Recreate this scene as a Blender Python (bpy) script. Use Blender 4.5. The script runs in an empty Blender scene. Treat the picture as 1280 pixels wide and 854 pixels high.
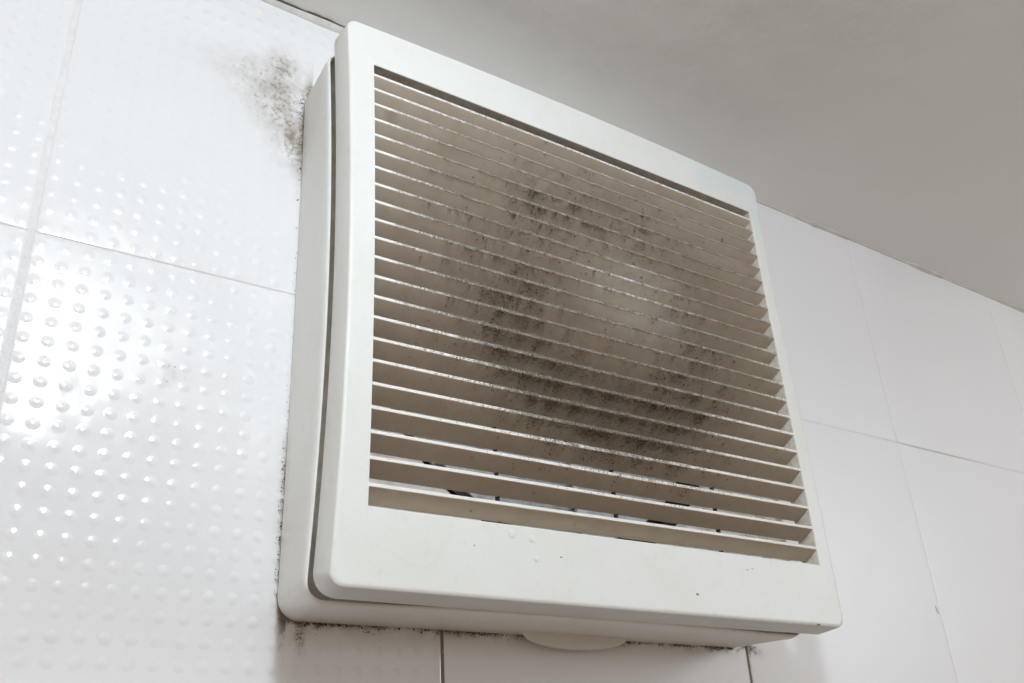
import bpy, bmesh, math, random
from mathutils import Vector, Matrix, noise as mnoise
random.seed(7)
SC = bpy.context.scene
COL = SC.collection
# All drawing figures below are in millimetres: x to the right along the wall,
# d = depth behind the front face of the fan cover (wall at d = 60), z up from the camera's height.
H0 = 2.1                      # camera height above the floor, metres
def W(x, d, z): return Vector((x/1000.0, (d-60.0)/1000.0, z/1000.0+H0))

# ------------------------------------------------------------------ camera
cam = bpy.data.cameras.new('camera'); camo = bpy.data.objects.new('camera', cam); COL.objects.link(camo)
Xc = (0.83393628, 0.20676468, 0.51166263); Yc = (-0.5491839, 0.40214303, 0.73258312); Zc = (-0.05428925, -0.89192452, 0.44891349)
right = Vector((Xc[0], Yc[0], Zc[0])); up = -Vector((Xc[1], Yc[1], Zc[1])); back = -Vector((Xc[2], Yc[2], Zc[2]))
m = Matrix((right, up, back)).transposed().to_4x4(); m.translation = W(0, -305.895, 0)
camo.matrix_world = m
cam.sensor_width = 36; cam.lens = 36*1195.2/1280; cam.clip_start = 0.01; cam.clip_end = 50
SC.camera = camo

# ------------------------------------------------------------------ light
world = bpy.data.worlds.new('World'); SC.world = world; world.use_nodes = True
wn = world.node_tree.nodes; wl = world.node_tree.links
bg = wn['Background']
tc = wn.new('ShaderNodeTexCoord'); sep = wn.new('ShaderNodeSeparateXYZ'); mr = wn.new('ShaderNodeMapRange')
cr = wn.new('ShaderNodeMix'); cr.data_type = 'RGBA'
cr.inputs[6].default_value = (0.080, 0.048, 0.027, 1)      # floor side of the room
cr.inputs[7].default_value = (0.465, 0.435, 0.405, 1)      # pale walls of the room
mr.inputs[1].default_value = -0.50; mr.inputs[2].default_value = 0.12
wl.new(tc.outputs['Generated'], sep.inputs[0]); wl.new(sep.outputs[2], mr.inputs[0]); wl.new(mr.outputs[0], cr.inputs[0])
mx = wn.new('ShaderNodeMath'); mx.operation = 'MULTIPLY_ADD'; mx.inputs[1].default_value = -0.45; mx.inputs[2].default_value = 1.0
vm = wn.new('ShaderNodeVectorMath'); vm.operation = 'SCALE'
wl.new(sep.outputs[0], mx.inputs[0]); wl.new(cr.outputs[2], vm.inputs[0]); wl.new(mx.outputs[0], vm.inputs['Scale'])   # added ambient lift from the left, brightens the housing's side
wl.new(vm.outputs[0], bg.inputs[0]); bg.inputs[1].default_value = 1.65
lamp = bpy.data.lights.new('ceiling_lamp', 'POINT'); lamp.energy = 4.7; lamp.color = (0.84, 0.925, 1.0)
lamp.shadow_soft_size = 0.028
lo = bpy.data.objects.new('ceiling_lamp', lamp); COL.objects.link(lo); lo.location = W(72, -365, 352)
lamp2 = bpy.data.lights.new('right_fill_light', 'POINT'); lamp2.energy = 7.2; lamp2.color = (0.88, 0.94, 1.0)  # added unseen fill light, brightens the right-hand wall and ceiling
lamp2.shadow_soft_size = 0.15
lo2 = bpy.data.objects.new('right_fill_light', lamp2); COL.objects.link(lo2); lo2.location = W(1130, -560, 245)
SC.view_settings.view_transform = 'Standard'; SC.view_settings.look = 'None'
SC.view_settings.exposure = 0.0; SC.view_settings.gamma = 1.0
SC.view_settings.use_curve_mapping = False
SC.render.engine = 'CYCLES'; SC.cycles.max_bounces = 10; SC.cycles.diffuse_bounces = 6

# ------------------------------------------------------------------ node helpers
class NT:
    def __init__(s, name):
        s.mat = bpy.data.materials.new(name); s.mat.use_nodes = True
        s.t = s.mat.node_tree; s.n = s.t.nodes; s.l = s.t.links
        s.b = s.n['Principled BSDF']
    def put(s, sock, v):
        if isinstance(v, (int, float)): sock.default_value = v
        elif isinstance(v, (tuple, list)): sock.default_value = v
        else: s.l.new(v, sock)
    def m(s, op, a, b=0.0, c=0.0, clamp=False):
        n = s.n.new('ShaderNodeMath'); n.operation = op; n.use_clamp = clamp
        s.put(n.inputs[0], a); s.put(n.inputs[1], b); s.put(n.inputs[2], c); return n.outputs[0]
    def ss(s, v, a, b):
        n = s.n.new('ShaderNodeMapRange'); n.interpolation_type = 'SMOOTHSTEP'
        s.put(n.inputs[0], v); n.inputs[1].default_value = a; n.inputs[2].default_value = b; return n.outputs[0]
    def mix(s, f, a, b):
        n = s.n.new('ShaderNodeMix'); n.data_type = 'RGBA'
        s.put(n.inputs[0], f); s.put(n.inputs[6], a); s.put(n.inputs[7], b); return n.outputs[2]
    def mm(s, off):
        """object coordinates turned back into the drawing's millimetres"""
        t = s.n.new('ShaderNodeTexCoord'); v = s.n.new('ShaderNodeVectorMath'); v.operation = 'MULTIPLY_ADD'
        s.l.new(t.outputs['Object'], v.inputs[0]); v.inputs[1].default_value = (1000, 1000, 1000); v.inputs[2].default_value = off
        s.P = v.outputs[0]
        p = s.n.new('ShaderNodeSeparateXYZ'); s.l.new(s.P, p.inputs[0]); s.x, s.d, s.z = p.outputs[0], p.outputs[1], p.outputs[2]
    def noise(s, scale, detail=3.0, rough=0.55, vec=None, dist=0.0):
        n = s.n.new('ShaderNodeTexNoise'); s.l.new(vec or s.P, n.inputs['Vector'])
        n.inputs['Scale'].default_value = scale; n.inputs['Detail'].default_value = detail
        n.inputs['Roughness'].default_value = rough; n.inputs['Distortion'].default_value = dist
        return n.outputs['Fac']
    def vmul(s, v):
        n = s.n.new('ShaderNodeVectorMath'); n.operation = 'MULTIPLY'; s.l.new(s.P, n.inputs[0]); n.inputs[1].default_value = v
        return n.outputs[0]
    def gauss(s, cx, cz, sx, sz, rot=0.0):
        c_, s_ = math.cos(rot), math.sin(rot)
        dx = s.m('SUBTRACT', s.x, cx); dz = s.m('SUBTRACT', s.z, cz)
        u = s.m('DIVIDE', s.m('ADD', s.m('MULTIPLY', dx, c_), s.m('MULTIPLY', dz, s_)), sx)
        v = s.m('DIVIDE', s.m('SUBTRACT', s.m('MULTIPLY', dz, c_), s.m('MULTIPLY', dx, s_)), sz)
        r2 = s.m('ADD', s.m('MULTIPLY', u, u), s.m('MULTIPLY', v, v))
        return s.m('EXPONENT', s.m('MULTIPLY', r2, -1.0))
    def bump(s, h, strength=1.0, normal=None):
        n = s.n.new('ShaderNodeBump'); n.inputs['Strength'].default_value = strength; n.inputs['Distance'].default_value = 1.0
        s.l.new(h, n.inputs['Height'])
        if normal: s.l.new(normal, n.inputs['Normal'])
        return n.outputs[0]

FAN = (264.0, 60.0, 77.0)           # base of the fan, mm
def smooth_sum(*v):
    return 1

# ------------------------------------------------------------------ materials
def plastic(name, base=(0.74, 0.745, 0.72), rough=0.33, tape=False):
    t = NT(name); t.mm(FAN)
    n1 = t.noise(0.02, 2); n2 = t.noise(0.25, 4)
    col = t.mix(t.ss(n1, 0.35, 0.7), (*base, 1), (base[0]*0.965, base[1]*0.965, base[2]*0.94, 1))
    # grime film of scattered faint smudges
    g = t.m('ADD', t.m('MULTIPLY', t.ss(n2, 0.56, 0.78), 0.13), t.m('MULTIPLY', t.ss(t.noise(0.05, 5, 0.7, dist=1.5), 0.52, 0.75), 0.07))
    col = t.mix(g, col, (0.42, 0.39, 0.34, 1))
    # sparse tiny dark specks
    v = t.n.new('ShaderNodeTexVoronoi'); t.l.new(t.P, v.inputs['Vector']); v.inputs['Scale'].default_value = 0.11
    wn_ = t.n.new('ShaderNodeTexWhiteNoise'); t.l.new(v.outputs['Position'], wn_.inputs['Vector'])
    rad = t.m('MULTIPLY', t.m('POWER', wn_.outputs['Value'], 6.0), 0.045)
    sp = t.m('LESS_THAN', v.outputs['Distance'], rad)
    col = t.mix(t.m('MULTIPLY', sp, 0.75), col, (0.11, 0.09, 0.075, 1))
    if tape:
        e1 = t.m('MULTIPLY', t.ss(t.m('ADD', t.x, t.m('MULTIPLY', n2, 6)), 352, 355), t.ss(t.m('ADD', t.z, t.m('MULTIPLY', t.x, -.25)), 228, 231))
        e2 = t.m('MULTIPLY', t.ss(t.x, 391.5, 393), t.m('MULTIPLY', t.ss(t.z, 296, 300), t.m('SUBTRACT', 1.0, t.ss(t.z, 316, 319))))
        e3 = t.m('MULTIPLY', t.ss(t.m('ADD', t.x, t.m('MULTIPLY', t.z, .6)), 570, 572), t.ss(t.z, 300, 303))
        col = t.mix(t.m('MULTIPLY', t.m('MAXIMUM', e1, e2), 0.5), col, (0.64, 0.72, 0.72, 1))
        col = t.mix(t.m('MULTIPLY', e3, 0.25), col, (0.60, 0.69, 0.70, 1))
    t.put(t.b.inputs['Base Color'], col)
    t.put(t.b.inputs['Roughness'], t.m('ADD', rough, t.m('MULTIPLY', n2, 0.15)))
    t.put(t.b.inputs['Specular IOR Level'], 0.4)
    h = t.m('MULTIPLY', t.noise(1.2, 2), 0.000010)
    h = t.m('ADD', h, t.m('MULTIPLY', t.noise(0.03, 1), 0.00035))
    t.put(t.b.inputs['Normal'], t.bump(h))
    return t.mat

def dirt_weight(x, z):
    """how thick the dust lies on the grille at x, z (mm) - used for the fluff; the slat material has the same rule"""
    r = math.hypot((x-276)*0.95, z-216)
    ring = math.exp(-((r-57)/25.0)**2)
    low = 0.34+0.66*max(0.0, min(1.0, (236-z)/60.0))
    k = ring*low*(1-.5*max(0.0, min(1.0, (x-305)/35.0)))
    k += 0.45*math.exp(-(((x-252)/50.0)**2+((z-166)/17.0)**2))
    k += 0.32*math.exp(-(((x-233)/24.0)**2+((z-270)/13.0)**2))
    k *= max(0.0, min(1.0, (z-112)/26.0))
    if z > 262 and x < 214: k *= 0.2
    return min(1.0, k)

def slat_material():
    t = NT('dusty_slat_plastic'); t.mm(FAN)
    dx = t.m('MULTIPLY', t.m('SUBTRACT', t.x, 276), 0.95); dz = t.m('SUBTRACT', t.z, 216)
    r = t.m('SQRT', t.m('ADD', t.m('MULTIPLY', dx, dx), t.m('MULTIPLY', dz, dz)))
    q = t.m('DIVIDE', t.m('SUBTRACT', r, 57), 25.0)
    ring = t.m('EXPONENT', t.m('MULTIPLY', t.m('MULTIPLY', q, q), -1.0))
    low = t.m('ADD', 0.34, t.m('MULTIPLY', t.m('DIVIDE', t.m('SUBTRACT', 236, t.z), 60.0, clamp=True), 0.66))
    k = t.m('MULTIPLY', t.m('MULTIPLY', ring, low), t.m('SUBTRACT', 1.0, t.m('MULTIPLY', t.m('DIVIDE', t.m('SUBTRACT', t.x, 305), 35.0, clamp=True), 0.5)))
    k = t.m('ADD', k, t.m('MULTIPLY', t.gauss(252, 166, 50, 17), 0.45))
    k = t.m('ADD', k, t.m('MULTIPLY', t.gauss(233, 270, 24, 13), 0.34))
    k = t.m('MULTIPLY', k, t.ss(t.z, 112, 138))
    wiped = t.m('MULTIPLY', t.m('GREATER_THAN', t.z, 262), t.m('LESS_THAN', t.x, 214))
    k = t.m('MULTIPLY', k, t.m('SUBTRACT', 1.0, t.m('MULTIPLY', wiped, 0.8)), clamp=True)
    k = t.m('MULTIPLY', k, t.m('SUBTRACT', 1.12, t.m('MULTIPLY', t.ss(t.d, 1.5, 7.0), 0.62)))      # thickest behind the front lip
    fine = t.noise(0.55, 6, 0.7); mid = t.noise(0.13, 4, 0.6)
    streak = t.noise(1.0, 3, 0.6, vec=t.vmul((0.22, 0.03, 0.03)))
    # even brown film over the dust-laden middle, paler towards the ends, mottled
    film = t.m('ADD', 0.62, t.m('MULTIPLY', t.gauss(285, 225, 120, 110), 0.36))
    film = t.m('ADD', film, t.m('MULTIPLY', t.m('SUBTRACT', mid, 0.5), 0.5))
    film = t.m('SUBTRACT', film, t.m('MULTIPLY', t.gauss(293, 228, 34, 27), 0.85), clamp=True)
    col = t.mix(film, (0.72, 0.67, 0.585, 1), (0.47, 0.395, 0.305, 1))
    # vertical drip streaks in the dirty ring
    st = t.m('MULTIPLY', t.m('MULTIPLY', t.ss(streak, 0.44, 0.66), t.m('POWER', k, 0.6)), 0.22)
    col = t.mix(st, col, (0.17, 0.135, 0.11, 1))
    sm = t.ss(t.m('ADD', mid, t.m('MULTIPLY', k, 0.32)), 0.30, 0.95)
    col = t.mix(t.m('MULTIPLY', t.m('MULTIPLY', sm, k), 0.48), col, (0.15, 0.125, 0.105, 1))
    # black specks
    spk = t.ss(t.m('ADD', fine, t.m('MULTIPLY', k, 0.17)), 0.645, 0.72)
    spk = t.m('MULTIPLY', spk, t.ss(k, 0.05, 0.4))
    col = t.mix(t.m('MULTIPLY', spk, 0.5), col, (0.08, 0.063, 0.052, 1))
    t.put(t.b.inputs['Base Color'], col); t.put(t.b.inputs['Roughness'], 0.62)
    t.put(t.b.inputs['Specular IOR Level'], 0.25)
    h = t.m('MULTIPLY', t.m('MULTIPLY', fine, t.m('ADD', 0.15, k)), 0.00035)
    t.put(t.b.inputs['Normal'], t.bump(h))
    return t.mat, k

def edge_material():
    """front edges of the slats: wiped cleaner than their faces, still furred with dust in the ring"""
    mt, _ = slat_material(); mt.name = 'slat_edge_plastic'
    t = mt.node_tree
    b = t.nodes['Principled BSDF']; src = b.inputs['Base Color'].links[0].from_socket
    # gaussian ring reused through a fresh node chain
    w = NT.__new__(NT); w.mat = mt; w.t = t; w.n = t.nodes; w.l = t.links; w.b = b; w.mm(FAN)
    n = w.noise(0.6, 5, 0.7); n2 = w.noise(0.06, 3, 0.6)
    jit = w.m('MULTIPLY', w.m('SUBTRACT', n, 0.5), 1.0)
    up = w.m('MULTIPLY', w.ss(w.z, 158, 200), w.m('SUBTRACT', 1.0, w.m('MULTIPLY', w.ss(w.z, 290, 310), 0.6)))
    wide = w.m('MULTIPLY', up, w.m('ADD', w.m('MULTIPLY', w.ss(w.m('ADD', w.x, w.m('MULTIPLY', n2, 20)), 156, 172), 0.55), w.m('MULTIPLY', w.ss(w.x, 168, 215), 0.45)))
    wide = w.m('MULTIPLY', wide, w.m('SUBTRACT', 1.0, w.m('MULTIPLY', w.m('MULTIPLY', w.ss(w.x, 340, 385), w.m('SUBTRACT', 1.0, w.ss(w.z, 215, 245))), 0.5)))
    wide = w.m('MAXIMUM', wide, w.m('MULTIPLY', w.gauss(268, 170, 72, 27), 1.15))
    f = w.ss(w.m('ADD', wide, jit), 0.25, 0.75)
    spots = w.m('MULTIPLY', w.ss(w.m('ADD', n, w.m('MULTIPLY', n2, 0.4)), 0.82, 0.92), 0.6)
    f = w.m('MAXIMUM', w.m('MULTIPLY', f, 0.95), spots)
    src = w.mix(w.m('MULTIPLY', w.gauss(264, 174, 60, 26), 0.8), w.mix(n, (0.19, 0.162, 0.13, 1), (0.38, 0.335, 0.28, 1)), (0.17, 0.14, 0.115, 1))
    f = w.m('SUBTRACT', f, w.m('MULTIPLY', w.gauss(292, 236, 32, 13, -0.1), 0.75), clamp=True)
    col = w.mix(f, (0.80, 0.775, 0.73, 1), src)
    w.put(b.inputs['Base Color'], col)
    return mt

def flat(name, col, rough=0.6, noise_col=None, scale=0.1, spec=0.3, off=FAN):
    t = NT(name); t.mm(off)
    c = (*col, 1)
    if noise_col: c = t.mix(t.ss(t.noise(scale, 4, 0.65), 0.35, 0.7), (*col, 1), (*noise_col, 1))
    t.put(t.b.inputs['Base Color'], c); t.b.inputs['Roughness'].default_value = rough
    t.b.inputs['Specular IOR Level'].default_value = spec
    return t.mat

WALL0 = (0.0, 60.0, 0.0)
JX = [26+184*k for k in range(-6, 3)]+[575.0+184*k for k in range(0, 9)]
JZ = [220 + 276*k for k in range(-4, 1)]

def tile_material():
    t = NT('white_glazed_tile'); t.mm(WALL0)
    # raised dots, one grid per tile
    u = t.m('SUBTRACT', t.m('FRACT', t.m('DIVIDE', t.m('SUBTRACT', t.x, 26), 184/21.0)), 0.5)
    v = t.m('SUBTRACT', t.m('FRACT', t.m('DIVIDE', t.m('SUBTRACT', t.z, 220), 276/33.0)), 0.5)
    r2 = t.m('ADD', t.m('MULTIPLY', u, u), t.m('MULTIPLY', v, v))
    q = t.m('SUBTRACT', 1.0, t.m('DIVIDE', r2, 0.335*0.335), clamp=True)
    relief = t.m('ADD', 0.10, t.m('MULTIPLY', t.m('LESS_THAN', t.x, 210), 0.90))        # the courses to the right are nearly plain
    dome = t.m('MULTIPLY', t.m('MULTIPLY', t.m('MULTIPLY', q, q), relief), 0.00025)
    wav = t.m('MULTIPLY', t.noise(0.028, 2, 0.5), 0.0013)
    wav2 = t.m('MULTIPLY', t.noise(0.06, 2, 0.5), 0.00012)
    h = t.m('ADD', dome, t.m('MULTIPLY', t.m('ADD', wav, wav2), t.m('ADD', 0.25, t.m('MULTIPLY', relief, 0.75))))
    # mould
    n1 = t.noise(0.42, 5, 0.65); n2 = t.noise(0.09, 4, 0.6); n3 = t.noise(1.4, 3, 0.7)
    core = t.m('ADD', t.gauss(124, 350, 9, 11, 0.2), t.m('MULTIPLY', t.gauss(131, 306, 5.5, 20, 0.22), 1.25))
    halo = t.m('ADD', t.m('MULTIPLY', t.gauss(118, 331, 19, 20), 0.62), t.m('MULTIPLY', t.gauss(126, 318, 9, 30), 0.5))
    halo = t.m('ADD', halo, t.m('MULTIPLY', t.gauss(99, 343, 20, 10), 0.26))
    K = t.m('MAXIMUM', core, halo)
    edge = t.m('MULTIPLY', t.m('EXPONENT', t.m('MINIMUM', t.m('DIVIDE', t.m('SUBTRACT', t.x, 136), 1.7), 1.0)), t.m('LESS_THAN', t.x, 140))
    eh = t.m('ADD', t.gauss(136, 322, 30, 20), t.m('MULTIPLY', t.gauss(136, 130, 30, 26), 0.75))
    eh = t.m('ADD', eh, t.m('MULTIPLY', t.gauss(136, 92, 30, 20), 0.7))
    edge = t.m('MULTIPLY', edge, eh)
    bot = t.m('MULTIPLY', t.m('EXPONENT', t.m('MINIMUM', t.m('DIVIDE', t.m('SUBTRACT', t.z, 75.0), 2.2), 1.0)), t.m('LESS_THAN', t.z, 80))
    bot = t.m('MULTIPLY', bot, t.m('MULTIPLY', t.ss(t.x, 136, 140), t.m('SUBTRACT', 1.0, t.ss(t.x, 394, 400))))
    bot = t.m('MULTIPLY', bot, t.ss(n2, 0.30, 0.55))
    drip = t.m('ADD', t.m('MULTIPLY', t.gauss(146, 70, 2.6, 8, 0.1), 0.6), t.m('MULTIPLY', t.gauss(400, 74, 6, 3), 0.8))
    K = t.m('ADD', K, t.m('ADD', t.m('MULTIPLY', edge, 1.2), t.m('ADD', t.m('MULTIPLY', bot, 1.3), drip)))
    K = t.m('ADD', K, t.m('MULTIPLY', t.gauss(86, 170, 7, 4), 0.34))
    smear = t.m('MULTIPLY', t.m('MULTIPLY', t.m('POWER', K, 1.5), t.ss(t.m('ADD', n2, t.m('MULTIPLY', n1, 0.5)), 0.38, 0.95)), 0.60, clamp=True)
    specks = t.ss(t.m('ADD', t.m('MULTIPLY', n1, 0.8), t.m('ADD', t.m('MULTIPLY', n3, 0.2), t.m('MULTIPLY', K, 0.16))), 0.58, 0.76)
    specks = t.m('MULTIPLY', specks, t.ss(K, 0.06, 0.45))
    base = t.mix(t.noise(0.012, 2), (0.80, 0.80, 0.81, 1), (0.84, 0.84, 0.845, 1))
    soft = t.m('MULTIPLY', t.m('MULTIPLY', K, t.ss(n2, 0.30, 0.70)), 0.46, clamp=True)
    base = t.mix(soft, base, (0.40, 0.37, 0.32, 1))
    col = t.mix(smear, base, (0.36, 0.30, 0.22, 1))
    col = t.mix(t.m('MULTIPLY', specks, 0.52), col, (0.15, 0.12, 0.09, 1))
    # stray specks everywhere
    vo = t.n.new('ShaderNodeTexVoronoi'); t.l.new(t.P, vo.inputs['Vector']); vo.inputs['Scale'].default_value = 0.06
    wn_ = t.n.new('ShaderNodeTexWhiteNoise'); t.l.new(vo.outputs['Position'], wn_.inputs['Vector'])
    rad = t.m('MULTIPLY', t.m('POWER', wn_.outputs['Value'], 7.0), 0.03)
    col = t.mix(t.m('MULTIPLY', t.m('LESS_THAN', vo.outputs['Distance'], rad), 0.7), col, (0.2, 0.16, 0.12, 1))
    # brown chip on the right-hand wall
    col = t.mix(t.m('MULTIPLY', t.ss(t.gauss(571.8, 106, 1.0, 3.2, 0.2), 0.3, 0.6), 0.8), col, (0.40, 0.28, 0.17, 1))
    t.put(t.b.inputs['Base Color'], col)
    t.put(t.b.inputs['Roughness'], t.m('ADD', t.m('SUBTRACT', 0.43, t.m('MULTIPLY', relief, 0.315)), t.m('MULTIPLY', t.m('ADD', smear, specks), 0.4)))
    t.b.inputs['Specular IOR Level'].default_value = 0.55
    t.put(t.b.inputs['Normal'], t.bump(h))
    return t.mat

def grout_material():
    t = NT('grout'); t.mm(WALL0)
    n = t.noise(0.2, 5, 0.7)
    col = t.mix(t.ss(n, 0.3, 0.7), (0.74, 0.73, 0.73, 1), (0.81, 0.80, 0.80, 1))
    dark = t.m('MULTIPLY', t.ss(t.m('SUBTRACT', 82, t.z), 0, 4), t.m('MULTIPLY', t.ss(t.x, 136, 140), t.m('SUBTRACT', 1.0, t.ss(t.x, 440, 445))))
    dark = t.m('MULTIPLY', dark, t.ss(n, 0.2, 0.45))
    col = t.mix(t.m('MULTIPLY', dark, 0.85), col, (0.13, 0.09, 0.06, 1))
    yel = t.m('MULTIPLY', t.gauss(620, 220, 50, 6), 0.5)
    col = t.mix(yel, col, (0.45, 0.40, 0.28, 1))
    t.put(t.b.inputs['Base Color'], col); t.b.inputs['Roughness'].default_value = 0.85
    t.put(t.b.inputs['Normal'], t.bump(t.m('MULTIPLY', t.noise(0.9, 4), 0.0003)))
    return t.mat

def ceiling_material():
    t = NT('ceiling_plaster'); t.mm(WALL0)
    n = t.noise(0.008, 3); n2 = t.noise(0.05, 5, 0.6)
    col = t.mix(t.ss(n, 0.3, 0.7), (0.875, 0.865, 0.835, 1), (0.90, 0.89, 0.86, 1))
    col = t.mix(t.m('MULTIPLY', t.ss(n2, 0.55, 0.75), 0.25), col, (0.885, 0.85, 0.83, 1))
    t.put(t.b.inputs['Base Color'], col); t.b.inputs['Roughness'].default_value = 0.7
    h = t.m('ADD', t.m('MULTIPLY', t.noise(0.02, 4, 0.6), 0.0014), t.m('MULTIPLY', t.noise(0.4, 4), 0.00004))
    t.put(t.b.inputs['Normal'], t.bump(h))
    return t.mat

M_COVER = plastic('cover_plastic', tape=True); M_HOUSE = plastic('housing_plastic', (0.83, 0.84, 0.82), 0.36)
M_SLAT, _ = slat_material(); M_EDGE = edge_material()
M_TILE = tile_material(); M_GROUT = grout_material(); M_CEIL = ceiling_material()
M_FLUFF = flat('dust_fluff', (0.10, 0.078, 0.062), 0.95, (0.24, 0.195, 0.155), 0.7, 0.05)
M_TAB = flat('tab_plastic', (0.80, 0.77, 0.73), 0.45, (0.76, 0.73, 0.69), 0.05, 0.3)
M_GROOVE = flat('shaded_grimy_groove', (0.52, 0.485, 0.42), 0.7, (0.62, 0.59, 0.54), 0.15, 0.2)  # grime plus the shade of the gap, both put into the colour
M_OPENING = flat('opening_wall_plastic', (0.62, 0.59, 0.54), 0.6, (0.48, 0.44, 0.38), 0.3, 0.2)  # darker tone for the inner walls of the grille opening
M_FUR = flat('dust_fur', (0.30, 0.26, 0.21), 0.95, (0.40, 0.36, 0.30), 0.5, 0.05)
M_MOULD = flat('mould_crumb', (0.055, 0.045, 0.036), 0.95, (0.10, 0.08, 0.06), 0.7, 0.05)
M_DARK = flat('dark_grimy_plastic', (0.035, 0.03, 0.027), 0.7, (0.08, 0.065, 0.055), 0.1)
M_INNER = flat('inner_white_plastic', (0.72, 0.71, 0.70), 0.5, (0.55, 0.52, 0.48), 0.06)
M_BLADE = flat('blade_plastic', (0.50, 0.51, 0.52), 0.4, (0.30, 0.285, 0.27), 0.08)
M_BEAD = flat('sealant', (0.70, 0.69, 0.66), 0.55, (0.60, 0.58, 0.54), 0.1, 0.3, WALL0)
M_CRACK = flat('crack_shade', (0.10, 0.09, 0.08), 0.9, (0.2, 0.18, 0.16), 0.2, 0.1, WALL0)  # dark colour painted in for the shade inside the crack

# ------------------------------------------------------------------ mesh helpers
def link(name, verts, faces, mats, parent=None, mm=True, mids=None, smooth=None, origin=None):
    """verts in mm. children of the fan are stored relative to its base"""
    o0 = origin or ((0, 60, 0) if parent is None else FAN)
    me = bpy.data.meshes.new(name)
    me.from_pydata([((x-o0[0])/1000, (d-o0[1])/1000, (z-o0[2])/1000) for x, d, z in verts], [], faces)
    for mt in (mats if isinstance(mats, (list, tuple)) else [mats]): me.materials.append(mt)
    if mids:
        for p, i in zip(me.polygons, mids): p.material_index = i
    me.update()
    bm = bmesh.new(); bm.from_mesh(me); bmesh.ops.recalc_face_normals(bm, faces=bm.faces); bm.to_mesh(me); bm.free()
    if smooth is not None:
        for p in me.polygons: p.use_smooth = True
        try: me.set_sharp_from_angle(angle=math.radians(smooth))
        except Exception: pass
    o = bpy.data.objects.new(name, me); COL.objects.link(o)
    if parent is not None: o.parent = parent
    if parent is None: o.location = W(*o0)
    return o
def setp(o, **k):
    for a, b in k.items(): o[a] = b
    return o

def rrect(x0, x1, z0, z1, r, arc=6, seg=24):
    """loop of points; equal count for any size"""
    pts = []
    cs = [(x1-r, z0+r, -90), (x1-r, z1-r, 0), (x0+r, z1-r, 90), (x0+r, z0+r, 180)]
    for i, (cx, cz, a0) in enumerate(cs):
        for k in range(arc+1):
            a = math.radians(a0+90*k/arc); pts.append((cx+r*math.cos(a), cz+r*math.sin(a)))
        nx = cs[(i+1) % 4]; a = math.radians(a0+90)
        p = (cx+r*math.cos(a), cz+r*math.sin(a)); q = (nx[0]+r*math.cos(a), nx[1]+r*math.sin(a))
        for k in range(1, seg):
            f = k/seg; pts.append((p[0]+(q[0]-p[0])*f, p[1]+(q[1]-p[1])*f))
    return pts
def loft(loops, closed=False):
    n = len(loops[0]); V = [v for lp in loops for v in lp]; F = []
    L = len(loops)
    for i in range(L if closed else L-1):
        a, b = i*n, ((i+1) % L)*n
        for k in range(n): F.append((a+k, a+(k+1) % n, b+(k+1) % n, b+k))
    return V, F
def box(V, F, x0, x1, d0, d1, z0, z1):
    b = len(V)
    V += [(x, d, z) for x in (x0, x1) for d in (d0, d1) for z in (z0, z1)]
    F += [tuple(b+i for i in f) for f in ((0,1,3,2),(4,6,7,5),(0,4,5,1),(2,3,7,6),(0,2,6,4),(1,5,7,3))]

# ------------------------------------------------------------------ the setting: wall, ceiling
def build_wall():
    V, F, mids = [], [], []
    for i in range(len(JX)-1):
        for j in range(len(JZ)-1):
            gx, gz = (1.35, 1.3) if 26 in (JX[i], JX[i+1]) else (0.95, 1.3)
            gl = 1.35 if JX[i] == 26 else (0.8 if JX[i] < 500 else 0.45); gr = 1.35 if JX[i+1] == 26 else (0.8 if JX[i+1] < 500 else 0.45)
            x0, x1, z0, z1 = JX[i]+gl, JX[i+1]-gr, JZ[j]+0.55, JZ[j+1]-0.55
            tx, tz, dd = random.uniform(-.0016, .0016), random.uniform(-.0012, .0012), random.uniform(-.12, .12)
            cx, cz = (x0+x1)/2, (z0+z1)/2
            loops = []
            for ins, d, r in ((0, 61.5, .5), (0, 60.35, .5), (.12, 60.16, .6), (.4, 60.04, .9), (1.1, 60.0, 1.2)):
                loops.append([(x, d+dd+tx*(x-cx)+tz*(z-cz), z) for x, z in rrect(x0+ins, x1-ins, z0+ins, z1-ins, r, 3, 4)])
            v, f = loft(loops); b = len(V); V += v; F += [tuple(b+k for k in ff) for ff in f]; mids += [0]*len(f)
            n = len(loops[0]); F.append(tuple(b+(len(loops)-1)*n+k for k in range(n))); mids.append(0)
    b = len(V); X0, X1, Z0, Z1 = JX[0], JX[-1], JZ[0], JZ[-1]+170
    V += [(X0, 60.38, Z0), (X1, 60.38, Z0), (X1, 60.38, Z1), (X0, 60.38, Z1)]; F.append((b, b+1, b+2, b+3)); mids.append(1)
    # top course, cut off by the ceiling
    for i in range(len(JX)-1):
        gl = 1.35 if JX[i] == 26 else (0.8 if JX[i] < 500 else 0.45); gr = 1.35 if JX[i+1] == 26 else (0.8 if JX[i+1] < 500 else 0.45)
        x0, x1, z0, z1 = JX[i]+gl, JX[i+1]-gr, 220.55, 396.0
        tx, dd = random.uniform(-.0016, .0016), random.uniform(-.12, .12); cx = (x0+x1)/2
        loops = []
        for ins, d, r in ((0, 61.5, .5), (0, 60.35, .5), (.12, 60.16, .6), (.4, 60.04, .9), (1.1, 60.0, 1.2)):
            loops.append([(x, d+dd+tx*(x-cx), z) for x, z in rrect(x0+ins, x1-ins, z0+ins, z1-ins*.1, r, 3, 4)])
        v, f = loft(loops); b = len(V); V += v; F += [tuple(b+k for k in ff) for ff in f]; mids += [0]*len(f)
        n = len(loops[0]); F.append(tuple(b+(len(loops)-1)*n+k for k in range(n))); mids.append(0)
    return link('wall', V, F, [M_TILE, M_GROUT], mids=mids, smooth=30)
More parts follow.
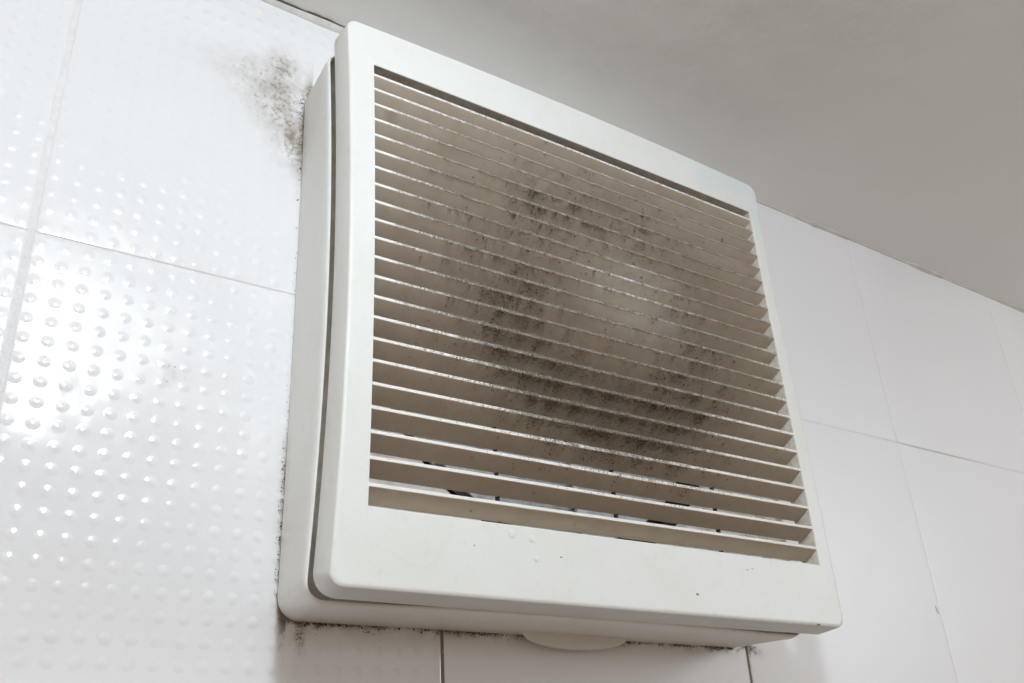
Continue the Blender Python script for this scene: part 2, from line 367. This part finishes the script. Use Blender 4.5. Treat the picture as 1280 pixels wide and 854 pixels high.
wall = setp(build_wall(), kind='structure', label='white glazed bathroom tiles with small raised dots and mouldy patches round the fan')

def ceil_z(x): return 392.0-(x-150)*0.0105
def build_ceiling():
    V, F = [], []
    xs = [-1000+50*k for k in range(61)]; ds = [62.0, 56, 50, 40, 20, 0, -50, -120, -200, -400, -800, -1500]
    for d in ds:
        for x in xs:
            wob = 0.35*math.sin(x*.031)+0.25*math.sin(x*.083+1)
            V.append((x, d, ceil_z(x)+wob*(1 if d < 60 else .6)))
    n = len(xs)
    for i in range(len(ds)-1):
        for k in range(n-1): F.append((i*n+k, i*n+k+1, (i+1)*n+k+1, (i+1)*n+k))
    return link('ceiling', V, F, M_CEIL, smooth=40)
setp(build_ceiling(), kind='structure', label='plain off-white ceiling meeting the tiled wall')

def build_bead():
    """sealant bead in the corner of wall and ceiling: thick at the left, a ragged thread to the right"""
    V, F = [], []; xs = [-1000+12*k for k in range(100)]+[200+6*k for k in range(150)]
    rnd = random.Random(3); ring = []
    for x in xs:
        wv = 0.6*math.sin(x*.05)+0.4*math.sin(x*.13+2)+rnd.uniform(-.25, .25)
        if x < 160: h, p = 3.2+wv*.6, 2.6+wv*.4
        else:
            h, p = 1.2+wv*.45, 1.3+wv*.4
            if (int(x/41) % 3) == 1: h *= 1.5; p *= 1.9
        h = max(h, .4); p = max(p, .4); c = ceil_z(x)
        top = c-0.55 if x < 160 else c+.6
        pts = [(x, 61.0, c-h-.3), (x, 60-.35, c-h), (x, 60-p*.55, c-h*.62), (x, 60-p*.95, c-.9), (x, 60-p, top), (x, 61, top)]
        ring.append(pts)
    for r in ring: V += r
    for i in range(len(ring)-1):
        for k in range(5): F.append((i*6+k, i*6+k+1, (i+1)*6+k+1, (i+1)*6+k))
    return link('ceiling_sealant', V, F, M_BEAD, smooth=60)
def build_crack():
    V, F = [], []; n = 0
    for k in range(140):
        x = -120+2*k; c = ceil_z(x)
        wv = .35*math.sin(x*.05)+.3*math.sin(x*.23)+.15*math.sin(x*.61)
        w = .32+.16*math.sin(x*.11)+.1*math.sin(x*.37)
        d = 57.0-wv
        V += [(x, d-w, c-.75), (x, d+w, c-.75), (x, d+w, c+.9), (x, d-w, c+.9)]; n += 1
    for i in range(n-1):
        for k in range(4): F.append((i*4+k, i*4+(k+1) % 4, (i+1)*4+(k+1) % 4, (i+1)*4+k))
    return link('ceiling_crack', V, F, M_CRACK, smooth=60)
setp(build_crack(), kind='structure', label='thin dark crack between the sealant bead and the ceiling')
setp(build_bead(), kind='structure', label='pale sealant bead between the tiles and the ceiling')

# ------------------------------------------------------------------ the fan
fan = bpy.data.objects.new('extractor_fan', None); COL.objects.link(fan); fan.location = W(*FAN); fan.empty_display_size = .05
setp(fan, label='square white wall extractor fan with dusty brown louvred grille', category='extractor fan')

def bow(x, z):
    """the cover is warped: its middle bends towards the housing at top and bottom"""
    u = (x-265)/135.0; v = (z-206)/132.0
    return 0.7*(1-u*u)*max(0, -v)**2-0.0
def pinch(x, d, z):
    """the plastic has crept: the left side bows inwards, the right side a little"""
    u = 1-((z-208)/131.0)**2
    if u < 0: u = 0
    k = 1.0-max(0.0, d-17.0)/43.0*.78
    l = 4.3*k*u*(math.exp(-max(0.0, x-131)/22.0) if x < 200 else 0)
    r = -2.4*math.exp(-((z-265)/55.0)**2)*max(0.0, min(1.0, (x-386)/14.0))
    return l+r
def topbow(x, z):
    u = (x-245)/140.0
    return 3.2*(1-u*u)*max(0, (z-250)/88.0)

def build_cover():
    x0, x1, z0, z1 = 131.7, 400.2, 75.2, 336.2
    def lp(e, d, r):
        return [(x+pinch(x, 0, z), d+(bow(x, z) if d > 6 else 0), z+topbow(x, z)) for x, z in rrect(x0-e, x1+e, z0-e, z1+e, r, 8, 24)]
    ox0, ox1, oz0, oz1 = 145.2, 390.2, 105.1, 314.2
    def op(e, d, r):
        return [(x+pinch(x, 0, z), d, z+topbow(x, z)*.35) for x, z in rrect(ox0-e, ox1+e, oz0-e, oz1+e, r, 8, 24)]
    loops = [op(0, 10.5, .4), op(0, .45, .4), op(.15, .12, .5), op(.5, 0, .8),
             op(1.0, 0, 1.0), lp(-2.3, 0, 4.0), lp(-1.6, 0, 4.2), lp(-.9, .14, 4.8), lp(-.3, .55, 5.2), lp(0, 1.3, 5.6), lp(.35, 4, 6.4),
             lp(1.3, 12.0, 9.0), lp(1.1, 12.6, 8.8), lp(-.5, 12.6, 7.2), lp(-1.2, 11, 6.6), lp(-2.6, 2.6, 5),
             op(2.0, 2.4, 1.2), op(1.8, 10.5, 1.0)]
    V, F = loft(loops, closed=True); n = len(loops[0])
    return link('cover', V, F, [M_COVER, M_OPENING], fan, mids=[1 if i//n == 0 else 0 for i in range(len(F))], smooth=28)
cover = build_cover()

SLZ = [308.7, 300.3, 291.9, 283.4, 274.8, 266.1, 257.3, 248.4, 239.4, 230.3, 221.1, 211.8, 202.5, 193.0, 183.5, 173.9, 164.2, 154.3, 144.3, 134.1, 123.8, 113.4]
TH, DEP, DROP = 1.5, 8.8, 4.3
def build_grille():
    V, F, mids = [], [], []
    N = 48; rnd = random.Random(11)
    for s, zc in enumerate(SLZ):
        ph = rnd.uniform(0, 6); amp = rnd.uniform(.05, .16)
        prof = [(0.22, TH/2), (0.0, TH/2-.22), (0.0, -TH/2+.22), (0.22, -TH/2), (DEP, -TH/2-DROP+.15), (DEP, TH/2-DROP-.15)]
        b = len(V)
        for i in range(N+1):
            x = 145.0+(390.4-145.0)*i/N
            tb = topbow(x, zc)*.35
            dz = amp*math.sin(x*.02+ph)+tb
            for d, z in prof: V.append((x, d+.25+rnd.uniform(-.02, .02), zc+z+dz+rnd.uniform(-.03, .03)))
        for i in range(N):
            for k in range(6):
                a = b+i*6+k; c = b+i*6+(k+1) % 6
                F.append((a, c, c+6, a+6)); mids.append(1 if k in (0, 1, 2) else 0)
        F.append(tuple(b+k for k in range(6))); mids.append(0); F.append(tuple(b+N*6+k for k in range(6))); mids.append(0)
    return link('louvre_grille', V, F, [M_SLAT, M_EDGE], cover, mids=mids, smooth=25)
grille = build_grille()
ribs = []
for x in (208.3, 270.5, 333.0):
    V, F = [], []; box(V, F, x-.55, x+.55, 8.6, 10.4, 105, 314.5)
    link('rib', V, F, M_DARK, cover)

def build_fluff():
    """dust fur: tiny bent fibres and crumbs clinging to the slats"""
    V, F = [], []; rnd = random.Random(5)
    def crumb(x, d, z, s):
        b = len(V)
        for _ in range(4): V.append((x+rnd.uniform(-s, s), d+rnd.uniform(-s, s), z+rnd.uniform(-s, s)))
        F.extend([(b, b+1, b+2), (b, b+2, b+3), (b, b+3, b+1), (b+1, b+3, b+2)])
    def fibre(x, d, z, L, w):
        b = len(V); a = rnd.uniform(-1, 1); 
        dx, dd, dz = a*L*.8, rnd.uniform(-.9, .3)*L, -L*rnd.uniform(.3, 1)
        V.extend([(x-w, d, z), (x+w, d, z), (x+dx*.6+w*.7, d+dd*.6, z+dz*.4), (x+dx*.6-w*.7, d+dd*.6, z+dz*.4), (x+dx, d+dd, z+dz)])
        F.extend([(b, b+1, b+2, b+3), (b+3, b+2, b+4)])
    F2 = []
    for zc in SLZ:
        for _ in range(5200):
            x = rnd.uniform(150, 386); k = dirt_weight(x, zc)
            cl = mnoise.noise(Vector((x*.16, zc*.31, 1.7)))*.9+mnoise.noise(Vector((x*.55, zc, 5.1)))*.7
            if rnd.random() > k*(.34+1.5*cl): continue
            tb = topbow(x, zc)*.35
            if rnd.random() < .35:       # fringe under the front edge
                fibre(x, .3+rnd.uniform(0, .5), zc-TH/2+tb+rnd.uniform(-.1, .3), rnd.uniform(.5, 1.9)*(0.5+.7*k), .17)
            else:                       # crumbs on the underside, thickest near the lip
                t = rnd.uniform(0, .8)**1.7*DEP
                crumb(x, .4+t, zc-TH/2-DROP*t/DEP-.1+tb, rnd.uniform(.14, .34)+.5*rnd.random()**3)
        for _ in range(30):
            x = rnd.uniform(150, 386); t = rnd.uniform(0, .9)*DEP
            crumb(x, .4+t, zc-TH/2-DROP*t/DEP-.08+topbow(x, zc)*.35, rnd.uniform(.08, .28))
    for x, z, s_ in ((361.9, 285.5, .9), (317.8, 209.3, .8), (190, 108.6, .5), (240, 108.8, .5)):
        for _ in range(6): crumb(x+rnd.uniform(-.3, .3), .6, z+rnd.uniform(-.4, .4), s_)
    # pale fur standing on the front edges
    V2 = V; V = []; F1 = F; F = []
    def fur(x, z):
        b = len(V); L = rnd.uniform(.35, 1.25); w = rnd.uniform(.07, .16)
        dx, dd, dz = rnd.uniform(-.5, .5)*L, -rnd.uniform(.05, .45)*L, rnd.uniform(-.9, .95)*L
        V.extend([(x-w, .1, z), (x+w, .1, z), (x+dx+w*.4, dd, z+dz), (x+dx-w*.4, dd, z+dz)])
        F.append((b, b+1, b+2, b+3))
    for zc in SLZ:
        for _ in range(5200):
            x = rnd.uniform(156, 386)
            up = max(0, min(1, (zc-150)/50))*max(.25, min(1, (306-zc)/40))*max(0, min(1, (x-156)/30))*max(.3, min(1, (392-x)/60))
            k = max(dirt_weight(x, zc)*.9, up*.55)
            if rnd.random() > k*(.75+mnoise.noise(Vector((x*.2, zc*.4, 9)))): continue
            fur(x, zc+rnd.uniform(-.65, .6)+topbow(x, zc)*.35)
            if rnd.random() < .42: crumb(x, .12, zc+rnd.uniform(-.85, .75)+topbow(x, zc)*.35, rnd.uniform(.14, .42))
    o2 = link('dust_fur', V, F, M_FUR, cover); o2['kind'] = 'stuff'
    V, F = V2, F1
    o = link('dust_fluff', V, F, M_FLUFF, cover)
    o['kind'] = 'stuff'; return o
build_fluff()

def lean(x, z, d):
    """the housing's lower lip bulges forward to touch the cover at mid width"""
    if d > 30 or z > 140: return 0.0
    u = abs(x-260)/104.0
    return 4.9*max(0.0, 1-u**3)*(1 if d < 24 else .5)
def build_housing():
    def lp(e, d, r):
        f = max(0.0, min(1.0, (59.3-d)/42.0))          # the box is not square to the wall: it leans a little
        x0, x1, z0, z1 = 135.7-6.3*f, 392.6-.2*f, 75.0-2.0*f, 339.8-8.3*f
        return [(x+pinch(x, d, z), d-lean(x, z, d), z) for x, z in rrect(x0-e, x1+e, z0-e, z1+e, r, 8, 24)]
    loops = [lp(0, 59.3, 9), lp(0, 45, 9), lp(0, 30, 9), lp(.2, 24, 9.2), lp(.1, 22.2, 9.2), lp(-.1, 20.4, 9.0), lp(-.45, 19.2, 8.4), lp(-.95, 18.5, 7.6), lp(-1.4, 18.3, 6.8),
             lp(-1.6, 19.0, 6.6), lp(-1.8, 23, 6), lp(-9, 23.5, 5), lp(-9.4, 58, 5), lp(-1, 59.3, 8)]
    V, F = loft(loops, closed=True)
    n = len(loops[0]); mids = [1 if 9 <= i//n <= 12 else 0 for i in range(len(F))]
    return link('housing', V, F, [M_HOUSE, M_GROOVE], fan, mids=mids, smooth=35)
housing = build_housing()

def build_tab():
    V, F = [], []; N = 28; front, backl = [], []   # half-moon finger tab
    for i in range(N+1):
        a = math.pi*i/N; x = 275.6-29.5*math.cos(a); z = 75.8-7.4*math.sin(a)**.8
        front.append((x, 50.0+(75.8-z)*.22, z)); 
    for i in range(N+1):
        x, d, z = front[i]; backl.append((x, d+2.0, z+.0))
    inner = [(275.6+(x-275.6)*.975, d-.0-.5, 75.8+(z-75.8)*.93) for x, d, z in front]
    V = inner+front+backl; n = N+1
    F.append(tuple(range(n)))
    for a in (0, n):
        for k in range(N): F.append((a+k, a+k+1, a+n+k+1, a+n+k))
    F.append(tuple(range(2*n, 3*n)))
    return link('pull_tab', V, F, M_TAB, housing, smooth=30)
build_tab()

# inside: white shroud plate with a round mouth, rotor behind it, dark duct
def build_shroud():
    V, F = [], []; N = 96; cx, cz = 265.0, 210.0
    outer = []; 
    for k in range(N):
        a = 2*math.pi*k/N; c, s = math.cos(a), math.sin(a)
        t = 1/max(abs(c)/120.0, abs(s)/122.0); outer.append((cx+t*c, 30.0, cz+t*s))
    def circ(r, d): return [(cx+r*math.cos(2*math.pi*k/N), d, cz+r*math.sin(2*math.pi*k/N)) for k in range(N)]
    V, F = loft([outer, circ(109.5, 30), circ(107.6, 30.6), circ(107, 32), circ(106.5, 38)])
    # moulded stiffeners near the mouth
    for (a, b) in ((150, 172), (356, 380)): box(V, F, a, b, 26.5, 29.9, 100, 121)
    box(V, F, 366, 371, 22, 29.9, 104, 128)
    return link('shroud_plate', V, F, M_INNER, fan, smooth=40)
shroud = build_shroud()
def build_duct():
    N = 64; cx, cz = 265.0, 210.0
    def circ(r, d): return [(cx+r*math.cos(2*math.pi*k/N), d, cz+r*math.sin(2*math.pi*k/N)) for k in range(N)]
    V, F = loft([circ(106.4, 38.2), circ(106, 58.5), circ(1, 58.7)])
    return link('duct', V, F, M_DARK, fan, smooth=40)
build_duct()
rotor = None
def build_rotor():
    N = 40; cx, cz = 265.0, 210.0
    def circ(r, d): return [(cx+r*math.cos(2*math.pi*k/N), d, cz+r*math.sin(2*math.pi*k/N)) for k in range(N)]
    V, F = loft([circ(.5, 33), circ(22, 33.3), circ(26, 35.5), circ(27, 50), circ(.5, 50.2)])
    hub = link('rotor', V, F, M_BLADE, fan, smooth=40)
    for j in range(7):
        V, F = [], []; a0 = 2*math.pi*j/7+.785
        for t in range(2):
            for i in range(9):
                r = 25+71*i/8; w = .44+.20*i/8
                for k in range(7):
                    a = a0+w*(k/6-.5)*2+.004*i*i*.6
                    d = 36+9*(k/6)+1.2*math.sin(k/6*3.1416)+t*1.2
                    V.append((cx+r*math.cos(a), d, cz+r*math.sin(a)))
        for t in range(2):
            for i in range(8):
                for k in range(6):
                    q = t*63+i*7+k; F.append((q, q+1, q+8, q+7))
        rim = [k for k in range(6)]+[i*7+6 for i in range(8)]+[56+k for k in range(6, 0, -1)]+[i*7 for i in range(8, 0, -1)]
        for a, b in zip(rim, rim[1:]+rim[:1]): F.append((a, b, b+63, a+63))
        link('blade', V, F, M_BLADE, hub, smooth=40)
build_rotor()

# small raised blisters and chips on the cover's lower rail
def blob(name, x, z, r, h, mat, squash=1.0, n=14):
    V, F = [(x, -h, z)], []
    for j, (f, g) in enumerate(((.35, .93), (.7, .62), (.92, .25), (1.0, -.05))):
        for k in range(n):
            a = 2*math.pi*k/n; rr = r*f*(1+.07*math.sin(3*a+x)+.05*math.sin(5*a+z))
            V.append((x+rr*math.cos(a), -h*g, z+rr*math.sin(a)*squash))
    for k in range(n): F.append((0, 1+k, 1+(k+1) % n))
    for j in range(3):
        for k in range(n): F.append((1+j*n+k, 1+j*n+(k+1) % n, 1+(j+1)*n+(k+1) % n, 1+(j+1)*n+k))
    return link(name, V, F, mat, cover, smooth=50)
for x, z, r in ((208.0, 101.4, 1.9), (217.5, 100.3, 1.6), (219.0, 92.4, 1.35)): blob('blister', x, z, r, .32, M_COVER)
M_CHIP = flat('chip_dirt', (0.16, 0.14, 0.12), 0.8, (0.3, 0.27, 0.24), .6)
for x, z, r, s in ((231.3, 94.2, .55, .6), (304.2, 84.6, 1.0, .55), (380.7, 75.8, 1.5, .3), (338.0, 98.2, .8, .25), (341.5, 99.0, .6, .3), (190.5, 95, .35, .8)):
    blob('chip', x, z, r, .12, M_CHIP, s, 9)

# mould crumbs in the joint between wall and housing
def build_crumbs():
    V, F = [], []; rnd = random.Random(9)
    def crumb(x, d, z, s):
        b = len(V)
        for _ in range(5): V.append((x+rnd.uniform(-s, s), d+rnd.uniform(-s, s)*.6, z+rnd.uniform(-s, s)))
        F.extend([(b, b+1, b+2), (b, b+2, b+3), (b, b+3, b+1), (b+1, b+3, b+2), (b+4, b, b+1), (b+4, b+1, b+2)])
    for _ in range(1500):
        z = rnd.uniform(80, 338); w = math.exp(-((z-325)/16)**2)*1.5+math.exp(-((z-300)/14)**2)*.9+math.exp(-((z-128)/24)**2)*.55+math.exp(-((z-92)/14)**2)*.35+.03
        if rnd.random() > w: continue
        cz = .6+1.1*mnoise.noise(Vector((z*.22, 3, 1)))
        if rnd.random() > cz: continue
        crumb(135.6+.9*max(0, 1-((z-208)/131)**2)-abs(rnd.gauss(0, .8 if z < 200 else 1.1)), 59.8, z, rnd.uniform(.12, .55))
    for _ in range(1300):
        x = rnd.uniform(138, 392); w = .25+.75*max(0, math.sin(x*.13)*math.sin(x*.041+1))
        if rnd.random() > w*.8 or 248 < x < 303 and rnd.random() < .6: continue
        crumb(x, 59.7, 74.9-abs(rnd.gauss(0, .65)), rnd.uniform(.15, .65))
    for x0, z0, n, sx, sz in ((146, 72, 60, 1.4, 3), (153, 74, 20, 1, 1.5), (174, 74, 26, 1.2, 1.5), (180, 73, 20, 1.5, 1.5), (396, 75.5, 60, 4.5, .8), (218, 74.5, 18, 1, 1), (306, 75, 60, 3, .8), (322, 75, 30, 2, .8), (86, 170, 12, 5, 2.4)):
        for _ in range(n): crumb(x0+rnd.gauss(0, sx), 59.8, z0+rnd.gauss(0, sz), rnd.uniform(.1, .4))
    o = link('mould_crumbs', V, F, M_MOULD)
    setp(o, kind='stuff', label='black mould specks along the joint between tiles and fan housing', category='mould')
build_crumbs()
